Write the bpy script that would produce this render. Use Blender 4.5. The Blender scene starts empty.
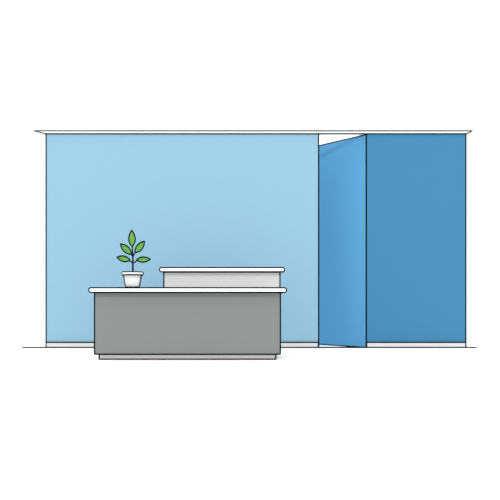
import bpy, bmesh, math
from mathutils import Vector

# ---------------------------------------------------------------- camera
SC = bpy.context.scene
COL = SC.collection
F = 714.0            # focal length in pixels for the 500 px frame
EYE = 0.806          # low eye level
DIST = 12.0          # camera to wall plane
cam_data = bpy.data.cameras.new('camera')
cam = bpy.data.objects.new('camera', cam_data)
COL.objects.link(cam)
cam.location = (0, -DIST, EYE)
cam.rotation_euler = (math.pi / 2, 0, 0)
cam_data.sensor_width = 36
cam_data.lens = F / 500 * 36
cam_data.shift_y = 0.10
cam_data.clip_end = 200
SC.camera = cam

# ---------------------------------------------------------------- world, sun, exposure
world = bpy.data.worlds.new('white_daylight')
SC.world = world
world.use_nodes = True
bg = world.node_tree.nodes['Background']
bg.inputs['Color'].default_value = (1, 1, 1, 1)
bg.inputs['Strength'].default_value = 1.4
sd = bpy.data.lights.new('sun', 'SUN')
sd.energy = 1.0
sd.angle = math.radians(5)
sun = bpy.data.objects.new('sun', sd)
COL.objects.link(sun)
sun.location = (0, -14, 6)
sun.rotation_euler = (math.radians(90 - 16), 0, 0)

vs = SC.view_settings
vs.view_transform = 'Standard'
vs.look = 'None'
vs.exposure = 0.2
vs.gamma = 1.0
vs.use_curve_mapping = False


# ---------------------------------------------------------------- materials
def lin(c):
    c /= 255.0
    return c / 12.92 if c <= 0.04045 else ((c + 0.055) / 1.055) ** 2.4


def mat(name, rgb, gain=1.0, rough=0.9, grain=0.01):
    """matte paint with a very fine, barely visible grain"""
    m = bpy.data.materials.new(name)
    m.use_nodes = True
    nt = m.node_tree
    b = nt.nodes['Principled BSDF']
    col = [min(0.97, lin(v) * gain * 0.88) for v in rgb]
    b.inputs['Roughness'].default_value = rough
    b.inputs['Specular IOR Level'].default_value = 0.0
    tc = nt.nodes.new('ShaderNodeTexCoord')
    nz = nt.nodes.new('ShaderNodeTexNoise')
    nz.inputs['Scale'].default_value = 6.0
    nz.inputs['Detail'].default_value = 3.0
    mx = nt.nodes.new('ShaderNodeMix')
    mx.data_type = 'RGBA'
    mx.inputs[6].default_value = (*[v * (1 - grain) for v in col], 1)
    mx.inputs[7].default_value = (*[v * (1 + grain) for v in col], 1)
    nt.links.new(tc.outputs['Object'], nz.inputs['Vector'])
    nt.links.new(nz.outputs['Fac'], mx.inputs[0])
    nt.links.new(mx.outputs[2], b.inputs['Base Color'])
    return m


M = {
    'line':   mat('dark_edging', (30, 35, 40), 0.5),
    'floor':  mat('white_floor', (255, 255, 255), 1.2),
    'trim':   mat('off_white_trim', (234, 233, 233), 0.69),
    'cornice': mat('cream_cornice', (252, 250, 243), 0.97),
    'pale':   mat('pale_blue_paint', (163, 208, 232), 0.625),
    'mid':    mat('mid_blue_paint', (93, 161, 206), 0.815),
    'deep':   mat('deep_blue_paint', (79, 146, 188), 0.635),
    'top':    mat('white_laminate', (255, 255, 255), 1.0),
    'grey':   mat('grey_laminate', (150, 152, 151), 0.64),
    'riser':  mat('light_grey_laminate', (217, 217, 217), 0.755),
    'plinth': mat('silver_grey_laminate', (196, 194, 193), 0.79),
    'pot':    mat('white_ceramic', (246, 245, 245), 0.70),
    'soil':   mat('dark_soil', (60, 44, 34), 1.0),
    'leaf':   mat('green_leaf', (116, 187, 91), 0.65),
    'stem':   mat('dark_stem', (40, 54, 56), 0.6),
}


# ---------------------------------------------------------------- helpers
def P(px, py, d):
    """width and height of a point of the place at distance d from the eye"""
    return ((px - 250.0) * d / F, EYE + (300.0 - py) * d / F)


class MB:
    """collects shapes; material 0 = fill, 1 = dark edging"""
    def __init__(self):
        self.bm = bmesh.new()

    def face(self, vs, mi=0, smooth=False):
        try:
            f = self.bm.faces.new(vs)
            f.material_index = mi
            f.smooth = smooth
            return f
        except ValueError:
            return None

    def hexa(self, bot, top, mi=0):
        b = [self.bm.verts.new(v) for v in bot]
        t = [self.bm.verts.new(v) for v in top]
        self.face(b[::-1], mi)
        self.face(t, mi)
        for i in range(4):
            j = (i + 1) % 4
            self.face([b[i], b[j], t[j], t[i]], mi)

    def box(self, x0, x1, y0, y1, z0, z1, mi=0):
        self.hexa([(x0, y0, z0), (x1, y0, z0), (x1, y1, z0), (x0, y1, z0)],
                  [(x0, y0, z1), (x1, y0, z1), (x1, y1, z1), (x0, y1, z1)], mi)

    def tube(self, pts, r, closed=False, mi=1, sides=8):
        pts = [Vector(p) for p in pts]
        n = len(pts)
        rs = r if isinstance(r, (list, tuple)) else [r] * n
        for i in range(n if closed else n - 1):
            a, b = pts[i], pts[(i + 1) % n]
            ra, rb = rs[i], rs[(i + 1) % n]
            d = (b - a)
            if d.length < 1e-6:
                continue
            d.normalize()
            u = d.orthogonal().normalized()
            w = d.cross(u)
            ca, cb = [], []
            for k in range(sides):
                t = 2 * math.pi * k / sides
                o = u * math.cos(t) + w * math.sin(t)
                ca.append(self.bm.verts.new(a + o * ra))
                cb.append(self.bm.verts.new(b + o * rb))
            for k in range(sides):
                j = (k + 1) % sides
                self.face([ca[k], ca[j], cb[j], cb[k]], mi, True)
            self.face(ca[::-1], mi)
            self.face(cb, mi)
        for p, q in zip(pts, rs):
            res = bmesh.ops.create_icosphere(self.bm, subdivisions=1, radius=q * 1.02)
            for v in res['verts']:
                v.co += p
                for f in v.link_faces:
                    f.material_index = mi
                    f.smooth = True

    def edged_box(self, x0, x1, y0, y1, z0, z1, r):
        self.box(x0, x1, y0, y1, z0, z1)
        for y in (y0, y1):
            self.tube([(x0, y, z0), (x1, y, z0), (x1, y, z1), (x0, y, z1)], r, True)
        for x in (x0, x1):
            for z in (z0, z1):
                self.tube([(x, y0, z), (x, y1, z)], r)

    def slab(self, x0, x1, y0, y1, z0, z1, rad, r, seg=5):
        """slab whose ends are rounded, dark edging along front and back outline"""
        prof = []
        for cx, cz, a0 in ((x1 - rad, z0 + rad, -90), (x1 - rad, z1 - rad, 0),
                           (x0 + rad, z1 - rad, 90), (x0 + rad, z0 + rad, 180)):
            for k in range(seg + 1):
                a = math.radians(a0 + 90 * k / seg)
                prof.append((cx + rad * math.cos(a), cz + rad * math.sin(a)))
        fr = [self.bm.verts.new((x, y0, z)) for x, z in prof]
        bk = [self.bm.verts.new((x, y1, z)) for x, z in prof]
        self.face(fr)
        self.face(bk[::-1])
        n = len(prof)
        for i in range(n):
            j = (i + 1) % n
            self.face([fr[j], fr[i], bk[i], bk[j]])
        self.tube([(x, y0, z) for x, z in prof], r, True)
        self.tube([(x, y1, z) for x, z in prof], r, True)

    def lathe(self, prof, n=40, mi=0):
        rings = []
        for rr, z in prof:
            rings.append([self.bm.verts.new((rr * math.cos(2 * math.pi * k / n),
                                             rr * math.sin(2 * math.pi * k / n), z)) for k in range(n)])
        for a, b in zip(rings[:-1], rings[1:]):
            for k in range(n):
                j = (k + 1) % n
                self.face([a[k], a[j], b[j], b[k]], mi, True)
        self.face(rings[0][::-1], mi)
        self.face(rings[-1], mi)

    def ring(self, rr, z, r, n=32):
        self.tube([(rr * math.cos(2 * math.pi * k / n), rr * math.sin(2 * math.pi * k / n), z)
                   for k in range(n)], r, True, sides=6)

    def build(self, name, fill, parent=None, line='line'):
        bmesh.ops.recalc_face_normals(self.bm, faces=self.bm.faces)
        me = bpy.data.meshes.new(name)
        self.bm.to_mesh(me)
        self.bm.free()
        me.materials.append(M[fill])
        me.materials.append(M[line])
        o = bpy.data.objects.new(name, me)
        COL.objects.link(o)
        if parent:
            o.parent = parent
        return o


def structure(o, label):
    o['kind'] = 'structure'
    o['label'] = label
    return o


def thing(name, loc, label, cat):
    o = bpy.data.objects.new(name, None)
    COL.objects.link(o)
    o.location = loc
    o.empty_display_size = 0.2
    o['label'] = label
    o['category'] = cat
    return o


# ---------------------------------------------------------------- the setting
LW = 0.0118                                  # half width of the dark edging on the walls
XL, H = P(46.0, 133.8, DIST)                 # left end of the wall, height of the wall
XA = P(318.7, 0, DIST)[0]                    # right end of the pale wall
XB = P(366.3, 0, DIST)[0]                    # left end of the deep blue wall
XR = P(466.0, 0, DIST)[0]
FL, FR = P(22.6, 0, DIST)[0], P(476.6, 0, DIST)[0]
BACK = 1.25                                  # depth of the recess behind the opening

b = MB()
b.box(FL, FR, -11.5, 0.0, -0.06, 0.0)
b.box(0.5, XR, 0.0, BACK, -0.06, 0.0)
b.box(FL, FR, -0.022, 0.0, 0.0, 0.021, 1)    # dark outline strip where the floor meets the wall
structure(b.build('floor', 'floor'), 'plain white floor with a thin dark line along the wall foot')

b = MB()
b.box(XL, XA, 0.0, 0.10, 0.0, H)
for x in (XL, XA):
    b.tube([(x, 0, 0.0108), (x, 0, H)], LW)
structure(b.build('wall_left', 'pale'), 'wide pale blue wall behind the counter')

b = MB()
b.box(XB, XR, 0.0, 0.10, 0.0, H)
for x in (XB, XR):
    b.tube([(x, 0, 0.0108), (x, 0, H)], LW)
structure(b.build('wall_right', 'deep'), 'deep blue wall on the right')

# splayed wall that runs back and leftwards from the deep blue wall
gx = P(318.7, 0, DIST * 1.073)[0] - XB
gy = DIST * 0.073
k = 1.22
ex, ey = XB + gx * k, gy * k
nrm = Vector((-gy, gx, 0)).normalized()      # towards the viewer's left
if nrm.y > 0:
    nrm = -nrm
t = -nrm * 0.08
b = MB()
s = 0.012
p0 = (XB - 0.004 , 0.012)
b.hexa([(p0[0], p0[1], 0), (ex, ey, 0), (ex + t.x, ey + t.y, 0), (p0[0] + t.x, p0[1] + t.y, 0)],
       [(p0[0], p0[1], H), (ex, ey, H), (ex + t.x, ey + t.y, H), (p0[0] + t.x, p0[1] + t.y, H)])
b.tube([(p0[0], p0[1], 0.009), (ex, ey, 0.009)], 0.009)
b.tube([(p0[0], p0[1], H - 0.009), (ex, ey, H - 0.009)], 0.010)
structure(b.build('wall_back', 'mid'), 'medium blue wall running back through the opening')

# cornice along the wall top, flaring outwards to sharp mitred tips
zc0 = H
x0t, zc1 = P(34.0, 130.7, DIST - 0.06)
x1t = P(472.6, 130.7, DIST - 0.06)[0]
b = MB()
b.hexa([(XL, -0.012, zc0), (XR, -0.012, zc0), (XR, 0.10, zc0), (XL, 0.10, zc0)],
       [(x0t, -0.06, zc1), (x1t, -0.06, zc1), (x1t, 0.10, zc1), (x0t, 0.10, zc1)])
b.tube([(XL, -0.012, zc0), (XR, -0.012, zc0)], 0.011)
b.tube([(x0t, -0.06, zc1), (x1t, -0.06, zc1)], 0.0095)
b.tube([(XL, -0.012, zc0), (x0t, -0.06, zc1)], [0.0105, 0.006])
b.tube([(XR, -0.012, zc0), (x1t, -0.06, zc1)], [0.0105, 0.006])
b.tube([(x0t, -0.06, zc1), (x0t, 0.10, zc1), (XL, 0.10, zc0)], 0.006)
b.tube([(x1t, -0.06, zc1), (x1t, 0.10, zc1), (XR, 0.10, zc0)], 0.006)
structure(b.build('trim_1', 'cornice'), 'thin off-white cornice along the top of the walls')

zb = P(0, 342.3, DIST)[1]
for nm, xa, xb_, lb in (('baseboard_left', XL, XA, 'off-white baseboard under the pale blue wall'),
                        ('baseboard_right', XB, XR, 'off-white baseboard under the deep blue wall')):
    b = MB()
    xa += 0.004
    xb_ -= 0.008
    b.box(xa, xb_, -0.02, 0.0, 0.0, zb)
    b.tube([(xa, -0.02, zb), (xb_, -0.02, zb)], 0.0105)
    for x in (xa, xb_):
        b.tube([(x, -0.02, 0.011), (x, -0.02, zb)], 0.0105)
    structure(b.build(nm, 'trim'), lb)

# ---------------------------------------------------------------- reception counter
R = 0.0092
dP, dB, dT = 9.618, 9.595, 9.42               # distances of plinth, body and countertop fronts
cx = P(187.5, 0, dB)[0]
counter = thing('reception_counter', (cx, dB - DIST, 0),
                'long grey reception counter with white top and raised light grey rear ledge', 'counter')


def local(root, o):
    """geometry was laid out in world space: bring it into the root's frame"""
    for v in o.data.vertices:
        v.co -= root.location
    return o


DEPTH = 0.75
x0, z0 = P(99.1, 359.2, dP)
x1, zbb = P(275.8, 354.2, dB)
x1 = P(275.8, 0, dP)[0]
b = MB()
b.slab(x0, x1, dP - DIST, dB - DIST + DEPTH - 0.05, R, zbb, 0.012, R, 3)
local(counter, b.build('plinth', 'plinth', counter))

bx0, bx1 = P(94.5, 0, dB)[0], P(280.4, 0, dB)[0]
tz0 = P(0, 292.3, dT)[1]
tz1 = P(0, 287.8, dT)[1]
b = MB()
b.slab(bx0, bx1, dB - DIST, dB - DIST + DEPTH, zbb, tz0, 0.008, R, 2)
local(counter, b.build('cabinet_body', 'grey', counter))

tx0, tx1 = P(88.8, 0, dT)[0], P(286.4, 0, dT)[0]
b = MB()
b.slab(tx0, tx1, dT - DIST, dB - DIST + DEPTH + 0.04, tz0, tz1, 0.026, R, 6)
local(counter, b.build('countertop', 'top', counter))

dR, dS = 9.95, 9.80                          # riser and its ledge
rx0, rx1 = P(163.8, 0, dR)[0], P(280.0, 0, dR)[0]
sz0, sz1 = P(0, 271.7, dS)[1], P(0, 267.6, dS)[1]
rz0 = tz1 + R
b = MB()
b.slab(rx0, rx1, dR - DIST, dS - DIST + 0.33, rz0, sz0, 0.004, R, 2)
riser = local(counter, b.build('riser', 'riser', counter))
riser['label'] = 'light grey raised back of the counter'
sx0, sx1 = P(159.7, 0, dS)[0], P(284.4, 0, dS)[0]
b = MB()
b.slab(sx0, sx1, dS - DIST, dS - DIST + 0.36, sz0, sz1, 0.022, R, 6)
led = local(counter, b.build('ledge', 'top', riser))

# ---------------------------------------------------------------- potted plant
dQ = 9.62
px0 = 132.6
base_z = tz1 + R                             # top of the countertop edging
q = dQ / F                                   # metres per pixel there
plant = thing('potted_plant', (P(px0, 0, dQ)[0], dQ - DIST, base_z),
              'small green five-leaved plant in a white tapered pot on the counter', 'potted plant')


def L(px, py):
    return ((px - px0) * q, 0.0, (287.4 - py) * q)


r = 0.0105
h_body = 12.4 * q
rt, rb = 8.6 * q, 6.4 * q
b = MB()
b.lathe([(rb, 0.0), (rt, h_body)])
b.ring(rb, 0.006, 0.006)
for sgn in (-1, 1):
    b.tube([(sgn * (rb + 0.004), -0.008, 0.008), (sgn * (rt + 0.004), -0.008, h_body)], r)
pot = b.build('pot', 'pot', plant)
z0r, z1r = h_body, 15.3 * q
rr = 10.4 * q
b = MB()
b.lathe([(rr - 0.008, z0r), (rr, z0r + 0.009), (rr, z1r - 0.009), (rr - 0.008, z1r), (rr - 0.03, z1r),
         (rr - 0.035, z1r - 0.012)])
b.ring(rr - 0.004, z0r, 0.0075)
b.ring(rr - 0.004, z1r, 0.0075)
for sgn in (-1, 1):
    b.tube([(sgn * (rr - 0.004), 0, z0r), (sgn * (rr + 0.001), 0, (z0r + z1r) / 2), (sgn * (rr - 0.004), 0, z1r)], r)
b.build('rim', 'pot', pot)
b = MB()
b.lathe([(rr - 0.04, z1r - 0.02), (rr - 0.04, z1r - 0.004), (0.02, z1r + 0.002)])
b.build('soil', 'soil', plant)


def wig(a, c, bow):
    """curved twig between two points"""
    a, c = Vector(a), Vector(c)
    out = []
    for i in range(6):
        t = i / 5
        p = a.lerp(c, t)
        p.z -= bow * math.sin(math.pi * t)
        out.append(p)
    return out


b = MB()
b.tube([L(132.9, 272.5), L(132.8, 262), L(132.9, 255), L(132.3, 246.5)], [0.013, 0.012, 0.011, 0.009], mi=0)
b.tube(wig(L(132.8, 263.0), L(129.6, 260.6), 0.006), 0.0092, mi=0)
b.tube(wig(L(132.8, 263.0), L(136.8, 260.6), 0.006), 0.0092, mi=0)
b.tube(wig(L(132.9, 256.5), L(131.0, 254.3), 0.004), 0.0092, mi=0)
b.tube(wig(L(132.9, 256.5), L(135.0, 252.8), 0.004), 0.0092, mi=0)
b.build('stem', 'stem', plant)


def leaf(base, tip, hw, yaw):
    """pointed blade, gently cupped and tipped towards or away from the viewer"""
    B, T = Vector(L(*base)), Vector(L(*tip))
    T.y = yaw
    B.y = 0.0
    ax = T - B
    side = Vector((0, 1, 0)).cross(ax).normalized()
    up = ax.cross(side).normalized()
    if up.y > 0:
        up = -up
    N = 14
    top, bot, lf, rg = [], [], [], []
    b = MB()
    rows = []
    for i in range(N + 1):
        t = i / N
        w = hw * q * (math.sin(math.pi * t ** 0.92)) ** 0.82 if 0 < i < N else 0.0
        c = B + ax * t + up * (-0.012 * math.sin(math.pi * t))
        row = []
        for j in range(-3, 4):
            u = j / 3
            row.append(c + side * (w * u) + up * (0.010 * u * u * (w / (hw * q))))
        rows.append(row)
    for off in (0.0, -0.004):
        g = [[b.bm.verts.new(p + up * off) for p in row] for row in rows]
        for i in range(N):
            for j in range(6):
                b.face([g[i][j], g[i][j + 1], g[i + 1][j + 1], g[i + 1][j]], 0, True)
    rim = [row[0] for row in rows] + [row[-1] for row in rows[-2:0:-1]]
    b.tube(rim, 0.0092, True, sides=6)
    return b.build('leaf', 'leaf', plant)


leaf((132.2, 246.6), (131.5, 230.2), 3.3, 0.02)
leaf((131.4, 254.3), (120.8, 244.0), 3.1, -0.02)
leaf((135.2, 252.6), (144.2, 241.2), 3.1, 0.015)
leaf((129.9, 260.2), (117.3, 257.4), 2.8, -0.025)
leaf((136.6, 259.9), (150.6, 259.3), 2.6, -0.02)
